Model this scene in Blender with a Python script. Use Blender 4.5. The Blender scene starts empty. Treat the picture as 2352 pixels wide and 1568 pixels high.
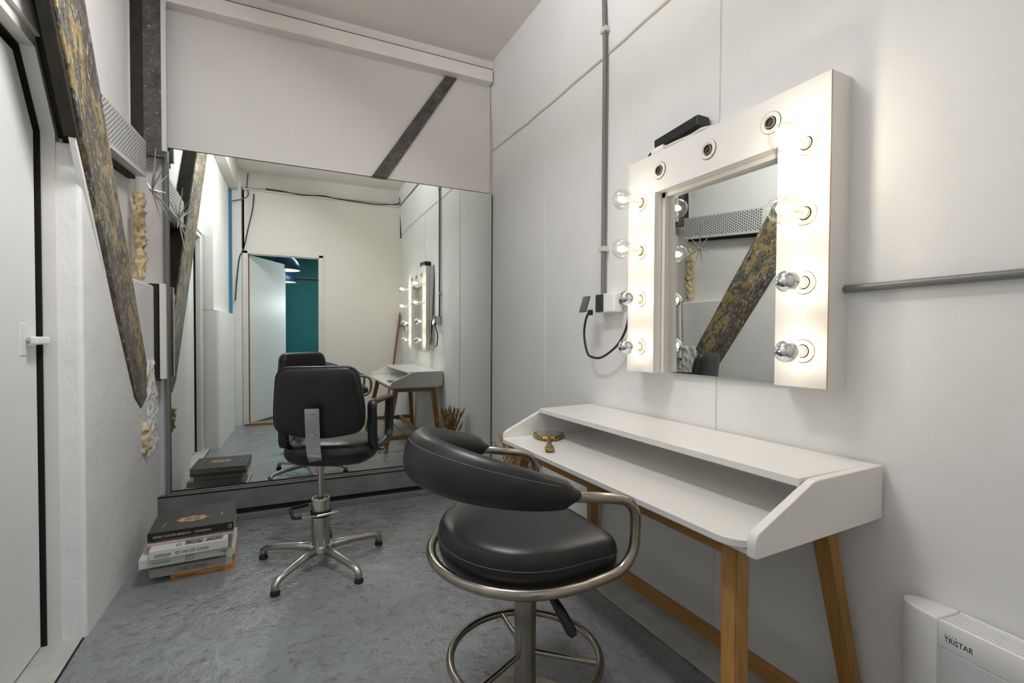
import bpy, bmesh, math, random
from mathutils import Vector, Matrix
random.seed(7)
SC = bpy.context.scene
COL = SC.collection
PI = math.pi

# ------------------------------------------------------------------ camera
def add_camera():
    f_px, yaw, pitch, roll, cy = 1111.1, 26.422, -1.159, 0.287, 796.27
    y, p, r = map(math.radians, (yaw, pitch, roll))
    fw = Vector((math.sin(y)*math.cos(p), math.cos(y)*math.cos(p), math.sin(p)))
    rt = Vector((math.cos(y), -math.sin(y), 0)); up = rt.cross(fw)
    R = rt*math.cos(r) + up*math.sin(r); U = up*math.cos(r) - rt*math.sin(r)
    cam = bpy.data.cameras.new('camera'); ob = bpy.data.objects.new('camera', cam); COL.objects.link(ob)
    M = Matrix((R, U, -fw)).transposed().to_4x4(); M.translation = Vector((0, 0, 1.05))
    ob.matrix_world = M
    cam.sensor_width = 36; cam.sensor_fit = 'HORIZONTAL'; cam.lens = 36*f_px/2352
    cam.shift_y = (cy-784)/2352
    cam.clip_start = 0.01; cam.clip_end = 50
    SC.camera = ob
add_camera()

# ------------------------------------------------------------------ world, light, exposure
w = bpy.data.worlds.new('world'); SC.world = w; w.use_nodes = True
w.node_tree.nodes['Background'].inputs[0].default_value = (.7, .8, 1, 1)
w.node_tree.nodes['Background'].inputs[1].default_value = .05
SC.view_settings.view_transform = 'Standard'; SC.view_settings.look = 'None'
SC.view_settings.gamma = 1; SC.view_settings.use_curve_mapping = False
SC.view_settings.exposure = -0.18
SC.cycles.use_denoising = True
SC.cycles.max_bounces = 10; SC.cycles.diffuse_bounces = 8; SC.cycles.glossy_bounces = 6
SC.cycles.transparent_max_bounces = 16; SC.cycles.transmission_bounces = 8
SC.cycles.sample_clamp_indirect = 25; SC.cycles.caustics_reflective = False; SC.cycles.caustics_refractive = False
def lamp(name, kind, loc, energy, col=(1, 1, 1), size=.1, size_y=None, rot=(0, 0, 0), parent=None):
    l = bpy.data.lights.new(name, kind); l.energy = energy; l.color = col
    if kind == 'AREA':
        l.size = size
        if size_y: l.shape = 'RECTANGLE'; l.size_y = size_y
    else: l.shadow_soft_size = size
    o = bpy.data.objects.new(name, l); COL.objects.link(o); o.location = loc; o.rotation_euler = rot
    if parent: o.parent = parent
    return o
DOWN_E, UP_E, TEAL_E, DOOR_E = 29, 15, 32, 26
LTILT = .50          # the added fill lamp is tilted to brighten the left wall
LP = Vector((.22, 1.52, 2.775))
lamp('fill_lamp_down', 'AREA', LP-Vector((.034*math.sin(LTILT), 0, .034*math.cos(LTILT))), DOWN_E, (.975, .985, 1), .26, .60, (0, LTILT, 0))
lamp('fill_lamp_up', 'AREA', LP+Vector((.034*math.sin(LTILT), 0, .034*math.cos(LTILT))), UP_E, (.975, .985, 1), .26, .60, (0, PI+LTILT, 0))
lamp('teal_room_light', 'AREA', (.5, -1.7, 2.5), TEAL_E, (.50, .76, 1), .8, .8)
lamp('doorway_fill', 'POINT', (.70, -1.05, 1.5), DOOR_E, (.85, .93, 1), .12)  # added fill through the doorway, placed out of the mirror's view

# ------------------------------------------------------------------ materials
MATS = {}
def nt(name):
    m = bpy.data.materials.new(name); m.use_nodes = True; MATS[name] = m
    return m, m.node_tree.nodes, m.node_tree.links, m.node_tree.nodes['Principled BSDF']
def coords(n, l, scale=(1, 1, 1), gen='Object'):
    t = n.new('ShaderNodeTexCoord'); mp = n.new('ShaderNodeMapping'); mp.inputs['Scale'].default_value = scale
    l.new(t.outputs[gen], mp.inputs[0]); return mp.outputs[0]
def noise(n, l, vec, scale, detail=4, rough=.55):
    x = n.new('ShaderNodeTexNoise'); x.inputs['Scale'].default_value = scale
    x.inputs['Detail'].default_value = detail; x.inputs['Roughness'].default_value = rough
    l.new(vec, x.inputs['Vector']); return x.outputs['Fac']
def ramp(n, l, fac, stops, interp='LINEAR'):
    r = n.new('ShaderNodeValToRGB'); r.color_ramp.interpolation = interp
    e = r.color_ramp.elements
    while len(e) < len(stops): e.new(.5)
    for k, (p, c) in enumerate(stops):
        e[k].position = p; e[k].color = (*c, 1) if len(c) == 3 else c
    l.new(fac, r.inputs[0]); return r.outputs[0]
def mixc(n, l, fac, a, b):
    x = n.new('ShaderNodeMix'); x.data_type = 'RGBA'
    for s, v in ((0, fac), (6, a), (7, b)):
        if hasattr(v, 'links'): l.new(v, x.inputs[s])
        else: x.inputs[s].default_value = v if s == 0 else (*v, 1)
    return x.outputs[2]
def bump(n, l, bs, h, strength, dist=.01, prev=None):
    b = n.new('ShaderNodeBump'); b.inputs['Strength'].default_value = strength; b.inputs['Distance'].default_value = dist
    l.new(h, b.inputs['Height'])
    if prev: l.new(prev, b.inputs['Normal'])
    l.new(b.outputs[0], bs.inputs['Normal']); return b.outputs[0]
def plain(name, col, rough=.5, metal=0, spec=.5, coat=0, bumps=None, var=0, vscale=8):
    m, n, l, b = nt(name)
    b.inputs['Base Color'].default_value = (*col, 1); b.inputs['Roughness'].default_value = rough
    b.inputs['Metallic'].default_value = metal; b.inputs['Specular IOR Level'].default_value = spec
    b.inputs['Coat Weight'].default_value = coat
    v = coords(n, l)
    if var:
        f = noise(n, l, v, vscale, 5)
        c = ramp(n, l, f, [(.3, tuple(x*(1-var) for x in col)), (.7, tuple(min(1, x*(1+var)) for x in col))])
        l.new(c, b.inputs['Base Color'])
    pv = None
    for (sc, st, ds) in (bumps or []):
        pv = bump(n, l, b, noise(n, l, v, sc), st, ds, pv)
    return m
def wall_paint(name, col, stain=.08, rough=.75, lumps=.25, grain=.15, spots=True):
    m, n, l, b = nt(name); v = coords(n, l)
    big = noise(n, l, v, 1.7, 5, .6)
    c = ramp(n, l, big, [(.3, tuple(x*(1-stain) for x in col)), (.65, col)])
    if spots:
        sp = noise(n, l, v, 23, 3, .5)
        sf = ramp(n, l, sp, [(.205, (1, 1, 1)), (.225, (0, 0, 0))])
        c = mixc(n, l, sf, c, tuple(x*.8 for x in col))
    l.new(c, b.inputs['Base Color'])
    b.inputs['Roughness'].default_value = rough; b.inputs['Specular IOR Level'].default_value = .3
    pv = bump(n, l, b, noise(n, l, v, 5, 6, .6), lumps, .02)
    bump(n, l, b, noise(n, l, v, 90, 3), grain, .003, pv)
    return m
wall_paint('white_wall', (.85, .84, .82), .06, .62, .12, .08)
wall_paint('cool_wall', (.83, .835, .83), .06, .55, .12, .06)
wall_paint('warm_wall', (.81, .775, .73), .05, .7, .1, .06)
wall_paint('back_wall', (.65, .625, .605), .05, .75, .06, .04)
wall_paint('ceiling_paint', (.80, .765, .725), .06, .8, .1, .06)
wall_paint('rough_plaster', (.85, .84, .815), .10, .8, .45, .3)
wall_paint('trim_paint', (.78, .755, .72), .1, .5, .1, .05)
wall_paint('door_paint', (.79, .79, .765), .05, .45, .04, .03)
wall_paint('teal_wall', (.03, .19, .165), .2, .5, .06, .04)
plain('blue_paint', (.09, .27, .48), .5)
plain('black_gap', (.008, .007, .006), .9)
plain('seam_filler', (.66, .62, .50), .7, bumps=[(40, .4, .004)])
plain('joint_grey', (.56, .56, .55), .8)
plain('white_gloss', (.80, .79, .765), .22, coat=.3)
plain('white_laminate', (.80, .79, .77), .34)
plain('white_plastic', (.84, .84, .85), .32, bumps=[(250, .05, .001)])
plain('heater_grey', (.66, .67, .685), .38)
plain('dark_slot', (.03, .03, .03), .8)
plain('black_plastic', (.012, .012, .013), .38, bumps=[(300, .08, .001)])
plain('black_rubber', (.01, .01, .01), .6)
plain('slate_plastic', (.035, .045, .06), .4)
plain('chrome', (.62, .61, .59), .14, 1)
plain('satin_steel', (.50, .475, .43), .27, 1, bumps=[(60, .04, .002)])
plain('warm_steel', (.36, .325, .275), .27, 1, var=.15, vscale=25)
plain('cast_aluminium', (.48, .46, .43), .34, 1, var=.1, vscale=30)
plain('grey_conduit', (.17, .175, .18), .38)
plain('grey_paint', (.16, .158, .16), .55, var=.2, vscale=9, bumps=[(30, .15, .004)])
plain('cement_margin', (.47, .465, .44), .6, var=.15, vscale=10, bumps=[(25, .3, .005)])
plain('clip_white', (.6, .6, .58), .4)
plain('cable_black', (.02, .02, .02), .5)
plain('cable_grey', (.12, .115, .105), .5)
plain('cable_white', (.72, .71, .68), .4)
plain('brass_socket', (.80, .60, .34), .35, 1)
plain('socket_ceramic', (.82, .79, .70), .35)
plain('edge_tan', (.55, .33, .16), .6)
plain('foam_filler', (.66, .52, .31), .75, var=.25, vscale=30, bumps=[(35, .8, .01)])
plain('dark_timber_shade', (.022, .018, .013), .8, var=.4, vscale=14, bumps=[(30, .6, .01)])  # dark timber, also the painted shade under the brace
plain('navy_enamel', (.012, .035, .085), .3)
plain('straw', (.34, .19, .075), .8, var=.35, vscale=60)
plain('straw_pale', (.42, .29, .14), .8, var=.3, vscale=60)
plain('pole_wood', (.24, .11, .055), .55, var=.25, vscale=20)
plain('raw_wood_edge', (.30, .16, .07), .6, var=.2, vscale=25)
plain('mirror_edge', (.05, .07, .065), .2)
plain('paper', (.60, .56, .47), .8, var=.1, vscale=80)
plain('gold_ink', (.60, .47, .22), .5)
plain('black_ink', (.012, .012, .012), .6)
plain('red_ink', (.25, .045, .03), .6)
plain('white_ink', (.7, .7, .68), .6)
plain('book_charcoal', (.050, .047, .042), .55, var=.12, vscale=20)
plain('book_black', (.010, .010, .011), .4)
plain('book_grey', (.33, .33, .33), .5)
plain('book_pink', (.50, .38, .41), .5)
plain('book_white', (.62, .61, .56), .42)
plain('book_beige', (.40, .37, .325), .5)
plain('book_orange', (.60, .20, .02), .45)
plain('plaque_tan', (.52, .34, .19), .6)
def grad_photo():
    m, n, l, b = nt('photo_print'); v = coords(n, l)
    f = noise(n, l, v, 55, 6, .7)
    l.new(ramp(n, l, f, [(.35, (.015, .015, .015)), (.5, (.12, .12, .12)), (.62, (.5, .5, .48))]), b.inputs['Base Color'])
grad_photo()
def mirror_mat(name, col, rough=0.0):
    m, n, l, b = nt(name)
    b.inputs['Base Color'].default_value = (*col, 1); b.inputs['Metallic'].default_value = 1; b.inputs['Roughness'].default_value = rough
mirror_mat('mirror_silver', (.84, .88, .845))
mirror_mat('vanity_silver', (.84, .87, .84))
mirror_mat('bulb_silver', (.82, .82, .83), .03)
def leather(name, col, rough):
    m, n, l, b = nt(name); v = coords(n, l)
    f = noise(n, l, v, 9, 4)
    l.new(ramp(n, l, f, [(.3, col), (.75, tuple(x*1.5 for x in col))]), b.inputs['Base Color'])
    r = noise(n, l, v, 14, 5)
    rr = n.new('ShaderNodeMapRange'); rr.inputs[3].default_value = rough-.06; rr.inputs[4].default_value = rough+.1
    l.new(r, rr.inputs[0]); l.new(rr.outputs[0], b.inputs['Roughness'])
    vo = n.new('ShaderNodeTexVoronoi'); vo.inputs['Scale'].default_value = 420; l.new(v, vo.inputs['Vector'])
    pv = bump(n, l, b, vo.outputs['Distance'], .10, .001)
    bump(n, l, b, noise(n, l, v, 12, 3), .10, .012, pv)
leather('black_leather', (.0095, .0095, .010), .35)
leather('black_vinyl', (.0075, .0075, .008), .35)
plain('stitching', (.10, .10, .10), .6)
def wood(name, a, b_, axis):
    m, n, l, b = nt(name)
    sc = [38, 38, 38]; sc[axis] = 2.2
    v = coords(n, l, tuple(sc))
    f = noise(n, l, v, 1.6, 6, .6)
    l.new(ramp(n, l, f, [(.3, a), (.7, b_)]), b.inputs['Base Color'])
    b.inputs['Roughness'].default_value = .45
    bump(n, l, b, f, .12, .002)
wood('oak_upright', (.30, .145, .035), (.44, .235, .07), 2)
wood('oak_lengthwise', (.30, .145, .035), (.44, .235, .07), 1)
wood('oak_crosswise', (.30, .145, .035), (.44, .235, .07), 0)
def floor_mat():
    m, n, l, b = nt('painted_concrete'); v = coords(n, l)
    def mth(op, a, k):
        x = n.new('ShaderNodeMath'); x.operation = op
        for i, q in enumerate((a, k)):
            if hasattr(q, 'links'): l.new(q, x.inputs[i])
            else: x.inputs[i].default_value = q
        return x.outputs[0]
    a = noise(n, l, v, 2.6, 6, .6)
    c = ramp(n, l, a, [(.3, (.175, .183, .190)), (.5, (.225, .240, .252)), (.7, (.27, .287, .302))])
    d = noise(n, l, v, 26, 7, .68)
    c = mixc(n, l, ramp(n, l, d, [(.34, (.85, .85, .85)), (.47, (0, 0, 0))]), c, (.115, .110, .10))
    l.new(c, b.inputs['Base Color'])
    e = noise(n, l, v, 5, 5)
    l.new(ramp(n, l, e, [(.3, (.16, .16, .16)), (.7, (.34, .34, .34))]), b.inputs['Roughness'])
    b.inputs['Specular IOR Level'].default_value = .6
    b.inputs['Coat Weight'].default_value = .8; b.inputs['Coat Roughness'].default_value = .08
    h = mth('MULTIPLY', noise(n, l, v, 62, 4, .6), .0034)
    h = mth('ADD', h, mth('MULTIPLY', d, .0036))
    h = mth('ADD', h, mth('MULTIPLY', noise(n, l, v, 9, 3), .010))
    bp = n.new('ShaderNodeBump'); bp.inputs['Strength'].default_value = 1; bp.inputs['Distance'].default_value = 1
    l.new(h, bp.inputs['Height']); l.new(bp.outputs[0], b.inputs['Normal']); l.new(bp.outputs[0], b.inputs['Coat Normal'])
floor_mat()
def peeled():
    m, n, l, b = nt('peeled_paint'); v = coords(n, l, (1, 1, 1))
    # stretched along the timber, which runs downwards to the mirror
    rot = n.new('ShaderNodeMapping'); rot.inputs['Rotation'].default_value = (math.radians(56), 0, 0); l.new(v, rot.inputs[0])
    st = n.new('ShaderNodeMapping'); st.inputs['Scale'].default_value = (1, .42, 1); l.new(rot.outputs[0], st.inputs[0])
    s = st.outputs[0]
    f = noise(n, l, s, 12.5, 6, .64)
    c = ramp(n, l, f, [(.30, (.028, .024, .018)), (.40, (.085, .065, .045)), (.45, (.16, .18, .165)), (.49, (.075, .055, .035)), (.53, (.36, .27, .12)), (.58, (.30, .23, .10)), (.62, (.045, .035, .025)), (.68, (.17, .19, .18))])
    g = noise(n, l, v, 3.4, 3)
    c = mixc(n, l, ramp(n, l, g, [(.45, (0, 0, 0)), (.60, (.7, .7, .7))]), c, (.075, .050, .035))
    h = noise(n, l, s, 70, 6, .75)
    c = mixc(n, l, ramp(n, l, h, [(.575, (0, 0, 0)), (.61, (1, 1, 1))]), c, (.55, .53, .50))
    k = noise(n, l, v, 2.7, 3)
    c = mixc(n, l, ramp(n, l, k, [(.67, (0, 0, 0)), (.70, (.85, .85, .85))]), c, (.50, .47, .44))
    k2 = noise(n, l, s, 26, 4)
    c = mixc(n, l, ramp(n, l, k2, [(.27, (.9, .9, .9)), (.33, (0, 0, 0))]), c, (.02, .017, .013))
    l.new(c, b.inputs['Base Color']); b.inputs['Roughness'].default_value = .55
    bump(n, l, b, f, .5, .008)
peeled()
def rusty():
    m, n, l, b = nt('weathered_iron'); v = coords(n, l)
    f = noise(n, l, v, 18, 6, .65)
    c = ramp(n, l, f, [(.3, (.035, .033, .026)), (.55, (.085, .08, .068)), (.7, (.12, .11, .095))])
    h = noise(n, l, v, 55, 5, .7)
    c = mixc(n, l, ramp(n, l, h, [(.60, (0, 0, 0)), (.68, (1, 1, 1))]), c, (.33, .31, .28))
    l.new(c, b.inputs['Base Color']); b.inputs['Roughness'].default_value = .7
    bump(n, l, b, f, .5, .008)
rusty()
def flaked():
    m, n, l, b = nt('flaked_white_metal'); v = coords(n, l)
    h = noise(n, l, v, 30, 6, .7)
    c = ramp(n, l, h, [(.33, (.06, .055, .045)), (.37, (.58, .57, .55))])
    l.new(c, b.inputs['Base Color']); b.inputs['Roughness'].default_value = .6
flaked()
def gilt():
    m, n, l, b = nt('antique_gilt'); v = coords(n, l)
    f = noise(n, l, v, 120, 4, .6)
    l.new(ramp(n, l, f, [(.35, (.09, .055, .02)), (.6, (.50, .33, .11))]), b.inputs['Base Color'])
    b.inputs['Metallic'].default_value = .8; b.inputs['Roughness'].default_value = .35
    bump(n, l, b, f, .6, .004)
gilt()
def thin_glass():
    m = bpy.data.materials.new('bulb_glass'); m.use_nodes = True; MATS['bulb_glass'] = m
    n, l = m.node_tree.nodes, m.node_tree.links
    n.clear(); o = n.new('ShaderNodeOutputMaterial'); t = n.new('ShaderNodeBsdfTransparent'); g = n.new('ShaderNodeBsdfGlossy')
    g.inputs['Roughness'].default_value = .02
    f = n.new('ShaderNodeLayerWeight'); f.inputs[0].default_value = .45
    t.inputs[0].default_value = (.97, .97, .96, 1)
    r = n.new('ShaderNodeMapRange'); r.inputs[3].default_value = .05; r.inputs[4].default_value = .55
    l.new(f.outputs['Facing'], r.inputs[0])
    mx = n.new('ShaderNodeMixShader'); l.new(r.outputs[0], mx.inputs[0]); l.new(t.outputs[0], mx.inputs[1]); l.new(g.outputs[0], mx.inputs[2])
    l.new(mx.outputs[0], o.inputs[0])
thin_glass()
def emit(name, col, s):
    m, n, l, b = nt(name)
    b.inputs['Base Color'].default_value = (*col, 1)
    b.inputs['Emission Color'].default_value = (*col, 1); b.inputs['Emission Strength'].default_value = s
emit('filament_glow', (1, .86, .66), 60)
emit('filament_glow_strong', (1, .90, .74), 160)
emit('lamp_inside', (1, .86, .62), 1.1)
emit('slit_glow', (.12, .33, .50), .42)  # glow in place of light from the room behind the slit

# ------------------------------------------------------------------ mesh helpers
def obj(name, bm, mat, parent=None, smooth=False, loc=None, extra=()):
    me = bpy.data.meshes.new(name)
    bmesh.ops.recalc_face_normals(bm, faces=bm.faces[:])
    bm.to_mesh(me); bm.free()
    me.materials.append(MATS[mat])
    for x in extra: me.materials.append(MATS[x])
    if smooth:
        for p in me.polygons: p.use_smooth = True
        if smooth != 'all':
            try: me.set_sharp_from_angle(angle=math.radians(38))
            except Exception: pass
    o = bpy.data.objects.new(name, me); COL.objects.link(o)
    if parent: o.parent = parent
    if loc: o.location = loc
    return o
def tag(o, label, cat, group=None):
    o['label'] = label; o['category'] = cat
    if group: o['group'] = group
    return o
def thing(name, label, cat, loc=(0, 0, 0), rz=0, group=None):
    o = bpy.data.objects.new(name, None); COL.objects.link(o); o.location = loc; o.rotation_euler = (0, 0, rz)
    o.empty_display_size = .05
    return tag(o, label, cat, group)
def struct(name, bm, mat, parent=None, smooth=False, extra=()):
    o = obj(name, bm, mat, parent, smooth, None, extra)
    if not parent: o['kind'] = 'structure'
    return o
def BM(): return bmesh.new()
def box(bm, a, b, bev=0, seg=2, rot=None, piv=None, mi=0):
    a, b = Vector(a), Vector(b); c = (a+b)/2; s = b-a
    g = bmesh.ops.create_cube(bm, size=1)
    vs = g['verts']
    bmesh.ops.scale(bm, vec=(abs(s.x), abs(s.y), abs(s.z)), verts=vs)
    fs = list({f for v in vs for f in v.link_faces})
    for f in fs: f.material_index = mi
    if bev:
        es = list({e for v in vs for e in v.link_edges})
        r = bmesh.ops.bevel(bm, geom=es, offset=bev, segments=seg, affect='EDGES', profile=.5)
        vs = list({v for f in r['faces'] for v in f.verts} | {v for v in vs if v.is_valid})
    bmesh.ops.translate(bm, vec=c, verts=vs)
    if rot is not None:
        bmesh.ops.rotate(bm, cent=piv or c, matrix=rot, verts=vs)
    return vs
def bx(a, b, bev=0, **k):
    bm = BM(); box(bm, a, b, bev, **k); return bm
def prism(bm, pts, axis, lo, hi, bev=0, seg=2):
    """polygon extruded along an axis: axis x takes (y,z) points, y takes (x,z), z takes (x,y)"""
    def mk(p, h): return {'x': (h, p[0], p[1]), 'y': (p[0], h, p[1]), 'z': (p[0], p[1], h)}[axis]
    A = [bm.verts.new(mk(p, lo)) for p in pts]; B = [bm.verts.new(mk(p, hi)) for p in pts]
    n = len(pts); fs = [bm.faces.new(A), bm.faces.new(B)]
    for i in range(n): fs.append(bm.faces.new((A[i], A[(i+1) % n], B[(i+1) % n], B[i])))
    if bev:
        bmesh.ops.recalc_face_normals(bm, faces=fs)
        es = list({e for f in fs for e in f.edges})
        bmesh.ops.bevel(bm, geom=es, offset=bev, segments=seg, affect='EDGES', profile=.5)
    return bm
def pr(pts, axis, lo, hi, bev=0, seg=2): return prism(BM(), pts, axis, lo, hi, bev, seg)
def catmull(pts, n=8, closed=False):
    P = [Vector(p) for p in pts]; out = []
    m = len(P); rng = m if closed else m-1
    for i in range(rng):
        if closed: p0, p1, p2, p3 = P[(i-1) % m], P[i], P[(i+1) % m], P[(i+2) % m]
        else: p0, p1, p2, p3 = P[max(i-1, 0)], P[i], P[i+1], P[min(i+2, m-1)]
        for k in range(n):
            t = k/n
            out.append(.5*((2*p1)+(-p0+p2)*t+(2*p0-5*p1+4*p2-p3)*t*t+(-p0+3*p1-3*p2+p3)*t**3))
    if not closed: out.append(P[-1])
    return out
def fillet(pts, r, n=6):
    """rounds the inner corners of an open polyline"""
    P = [Vector(p) for p in pts]; out = [P[0]]
    for i in range(1, len(P)-1):
        a, b, c = P[i-1], P[i], P[i+1]
        rr = r[i-1] if isinstance(r, (list, tuple)) else r
        u, v = (a-b), (c-b); k = min(rr, u.length*.49, v.length*.49)
        s, e = b+u.normalized()*k, b+v.normalized()*k
        for j in range(n+1):
            t = j/n; out.append((1-t)**2*s+2*t*(1-t)*b+t*t*e)
    out.append(P[-1]); return out
def tube(bm, pts, r, seg=12, closed=False, caps=True, up=None):
    P = [Vector(p) for p in pts]; n = len(P); rings = []
    T = []
    for i in range(n):
        if closed: t = P[(i+1) % n]-P[(i-1) % n]
        else: t = P[min(i+1, n-1)]-P[max(i-1, 0)]
        T.append(t.normalized())
    ref = Vector(up) if up else (Vector((0, 0, 1)) if abs(T[0].z) < .9 else Vector((1, 0, 0)))
    N = (ref-T[0]*ref.dot(T[0])).normalized()
    for i in range(n):
        if i:
            N = N-T[i]*N.dot(T[i])
            if N.length < 1e-6: N = T[i].orthogonal()
            N.normalize()
        Bn = T[i].cross(N)
        ri = r[i] if isinstance(r, (list, tuple)) else r
        ra, rb = ri if isinstance(ri, tuple) else (ri, ri)
        rings.append([bm.verts.new(P[i]+N*(ra*math.cos(2*PI*k/seg))+Bn*(rb*math.sin(2*PI*k/seg))) for k in range(seg)])
    for i in range(n if closed else n-1):
        A, B = rings[i], rings[(i+1) % n]
        for k in range(seg): bm.faces.new((A[k], A[(k+1) % seg], B[(k+1) % seg], B[k]))
    if caps and not closed:
        bm.faces.new(rings[0]); bm.faces.new(rings[-1])
    return bm
def tb(pts, r, seg=12, **k): return tube(BM(), pts, r, seg, **k)
def lathe(bm, prof, seg=28, M=None, cap=True):
    """profile of (radius, height) turned about z, then moved by matrix M"""
    rings = []
    for (r, z) in prof:
        rings.append([bm.verts.new((r*math.cos(2*PI*k/seg), r*math.sin(2*PI*k/seg), z)) for k in range(seg)])
    for A, B in zip(rings, rings[1:]):
        for k in range(seg): bm.faces.new((A[k], A[(k+1) % seg], B[(k+1) % seg], B[k]))
    if cap:
        bm.faces.new(rings[0]); bm.faces.new(rings[-1])
    if M is not None: bmesh.ops.transform(bm, matrix=M, verts=[v for R in rings for v in R])
    return bm
def lt(prof, seg=28, M=None, cap=True): return lathe(BM(), prof, seg, M, cap)
def layers(bm, outline, levels, M=None, cen=None):
    """cushion: outline (x,y) scaled about its centre at (scale, z) levels"""
    if cen is None: cen = Vector((sum(p[0] for p in outline)/len(outline), sum(p[1] for p in outline)/len(outline)))
    else: cen = Vector(cen)
    rings = []
    for (s, z) in levels:
        rings.append([bm.verts.new((cen.x+(p[0]-cen.x)*s, cen.y+(p[1]-cen.y)*s, z)) for p in outline])
    n = len(outline)
    for A, B in zip(rings, rings[1:]):
        for k in range(n): bm.faces.new((A[k], A[(k+1) % n], B[(k+1) % n], B[k]))
    bm.faces.new(rings[0]); bm.faces.new(rings[-1])
    if M is not None: bmesh.ops.transform(bm, matrix=M, verts=[v for R in rings for v in R])
    return bm
def round_poly(pts, r, n=6):
    """rounded corners for a closed 2D polygon"""
    P = [Vector((*p, 0)) for p in pts]; m = len(P); out = []
    for i in range(m):
        a, b, c = P[i-1], P[i], P[(i+1) % m]
        rr = r[i] if isinstance(r, (list, tuple)) else r
        u, v = a-b, c-b; k = min(rr, u.length*.49, v.length*.49)
        s, e = b+u.normalized()*k, b+v.normalized()*k
        for j in range(n+1):
            t = j/n; q = (1-t)**2*s+2*t*(1-t)*b+t*t*e
            out.append((q.x, q.y))
    return out
def rotx(a): return Matrix.Rotation(a, 4, 'X')
def text(body, size, mat, M, parent, name='lettering', width=None, extrude=.0003, spacing=1, align='LEFT'):
    cu = bpy.data.curves.new('t', 'FONT'); cu.body = body; cu.size = size; cu.extrude = extrude
    cu.space_character = spacing; cu.align_x = align
    t = bpy.data.objects.new('t', cu); COL.objects.link(t)
    bpy.context.view_layer.update()
    me = bpy.data.meshes.new_from_object(t.evaluated_get(bpy.context.evaluated_depsgraph_get()))
    bpy.data.objects.remove(t)
    if width:
        xs = [v.co.x for v in me.vertices]; k = width/(max(xs)-min(xs))
        for v in me.vertices: v.co.x *= k
    me.transform(M); me.materials.clear(); me.materials.append(MATS[mat]); me.name = name
    o = bpy.data.objects.new(name, me); COL.objects.link(o); o.parent = parent
    return o
def frame_m(origin, xd, yd):
    """matrix whose x and y run along xd and yd"""
    x = Vector(xd).normalized(); y = Vector(yd).normalized(); z = x.cross(y).normalized()
    y = z.cross(x)
    M = Matrix((x, y, z)).transposed().to_4x4(); M.translation = Vector(origin); return M

# ------------------------------------------------------------------ the back wall's own frame (turned 1.1 degrees)
PHI = math.radians(-1.1)
BACK = frame_m((0, 3.129, 0), (math.cos(PHI), math.sin(PHI), 0), (-math.sin(PHI), math.cos(PHI), 0))   # y=0 is the face of the kick board
def back(bm): bmesh.ops.transform(bm, matrix=BACK, verts=bm.verts[:]); return bm
XR = 1.41
# ------------------------------------------------------------------ room shell
struct('floor', bx((-1.2, -.2, -.08), (1.75, 3.45, 0)), 'painted_concrete')
struct('trim_1', bx((1.205, -.06, .0005), (XR, 3.13, .006), .002), 'cement_margin')       # pale margin of the floor along the right wall
struct('ceiling', bx((-1.2, -.2, 2.955), (1.75, 3.45, 3.05)), 'ceiling_paint')
# right wall: lower boards and upper boards that lean in a little
bm = BM(); box(bm, (XR, -.2, -.02), (XR+.12, 3.35, 2.37)); struct('wall_right', bm, 'cool_wall')
bm = BM(); prism(bm, [(XR, 2.37), (XR+.12, 2.37), (XR+.12, 3.0), (XR-.035, 3.0)], 'y', -.2, 3.35)
struct('wall_right_upper', bm, 'cool_wall')
bm = BM(); tube(bm, [(XR-.001, y, 2.375+.016*math.sin(y*1.9)+random.uniform(-.003, .003)) for y in [-.1+.13*k for k in range(26)]], .0075, 8)
struct('trim_2', bm, 'seam_filler', smooth=True)
for k, (y, z0, z1) in enumerate([(2.407, .0, 2.37), (1.208, 0, 2.9)]):
    struct('trim_%d' % (3+k), bx((XR-.0006, y-.0009, z0), (XR+.004, y+.0009, z1)), 'joint_grey')
    struct('trim_%d' % (5+k), bx((XR-.003, y+.003, z0), (XR+.004, y+.012, z1), .001), 'cool_wall')
# back wall above and behind the mirror
bm = BM(); box(bm, (-.72, .07, -.02), (1.6, .25, 3.0)); struct('wall_back', back(bm), 'back_wall')
bm = BM(); box(bm, (-.50, .048, 2.0635), (1.384, .075, 2.86), .001); struct('wall_back_board', back(bm), 'back_wall')
bm = BM(); box(bm, (-.50, -.03, 2.800), (1.372, .06, 2.885), .006); box(bm, (-.50, .0, 2.885), (1.40, .06, 2.96)); struct('trim_7', back(bm), 'trim_paint')
bm = BM(); box(bm, (-.50, -.0305, 2.8835), (1.37, -.006, 2.8855)); struct('trim_8', back(bm), 'black_gap')
# plinth of the mirror: grey board, dark recess, low strip
bm = BM(); box(bm, (-.55, .0, .066), (1.405, .06, .178), .003); struct('trim_9', back(bm), 'grey_paint')
bm = BM(); box(bm, (-.55, -.0015, .1765), (1.405, .012, .182)); struct('trim_10', back(bm), 'black_gap')
bm = BM(); box(bm, (-.55, .02, .03), (1.405, .06, .066)); struct('trim_11', back(bm), 'dark_timber_shade')
bm = BM(); box(bm, (-.56, -.004, 0), (1.405, .05, .033), .003); struct('baseboard_back', back(bm), 'grey_paint')

# left wall -------------------------------------------------------------
bm = prism(BM(), [(2.142, -.02), (3.20, -.02), (3.20, 1.312), (2.66, 1.312), (2.45, 1.60), (2.40, 1.70), (2.142, 1.70)], 'x', -.85, -.580, .014, 3)
for v in bm.verts:
    if v.co.x > -.7: v.co.x += (v.co.y-2.142)*.030
struct('wall_left', bm, 'rough_plaster')
struct('wall_left_upper', pr([(2.58, 1.28), (3.24, 1.28), (3.24, 3.0), (1.42, 3.0), (1.55, 2.78)], 'x', -.80, -.65, .003), 'white_wall')
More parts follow.
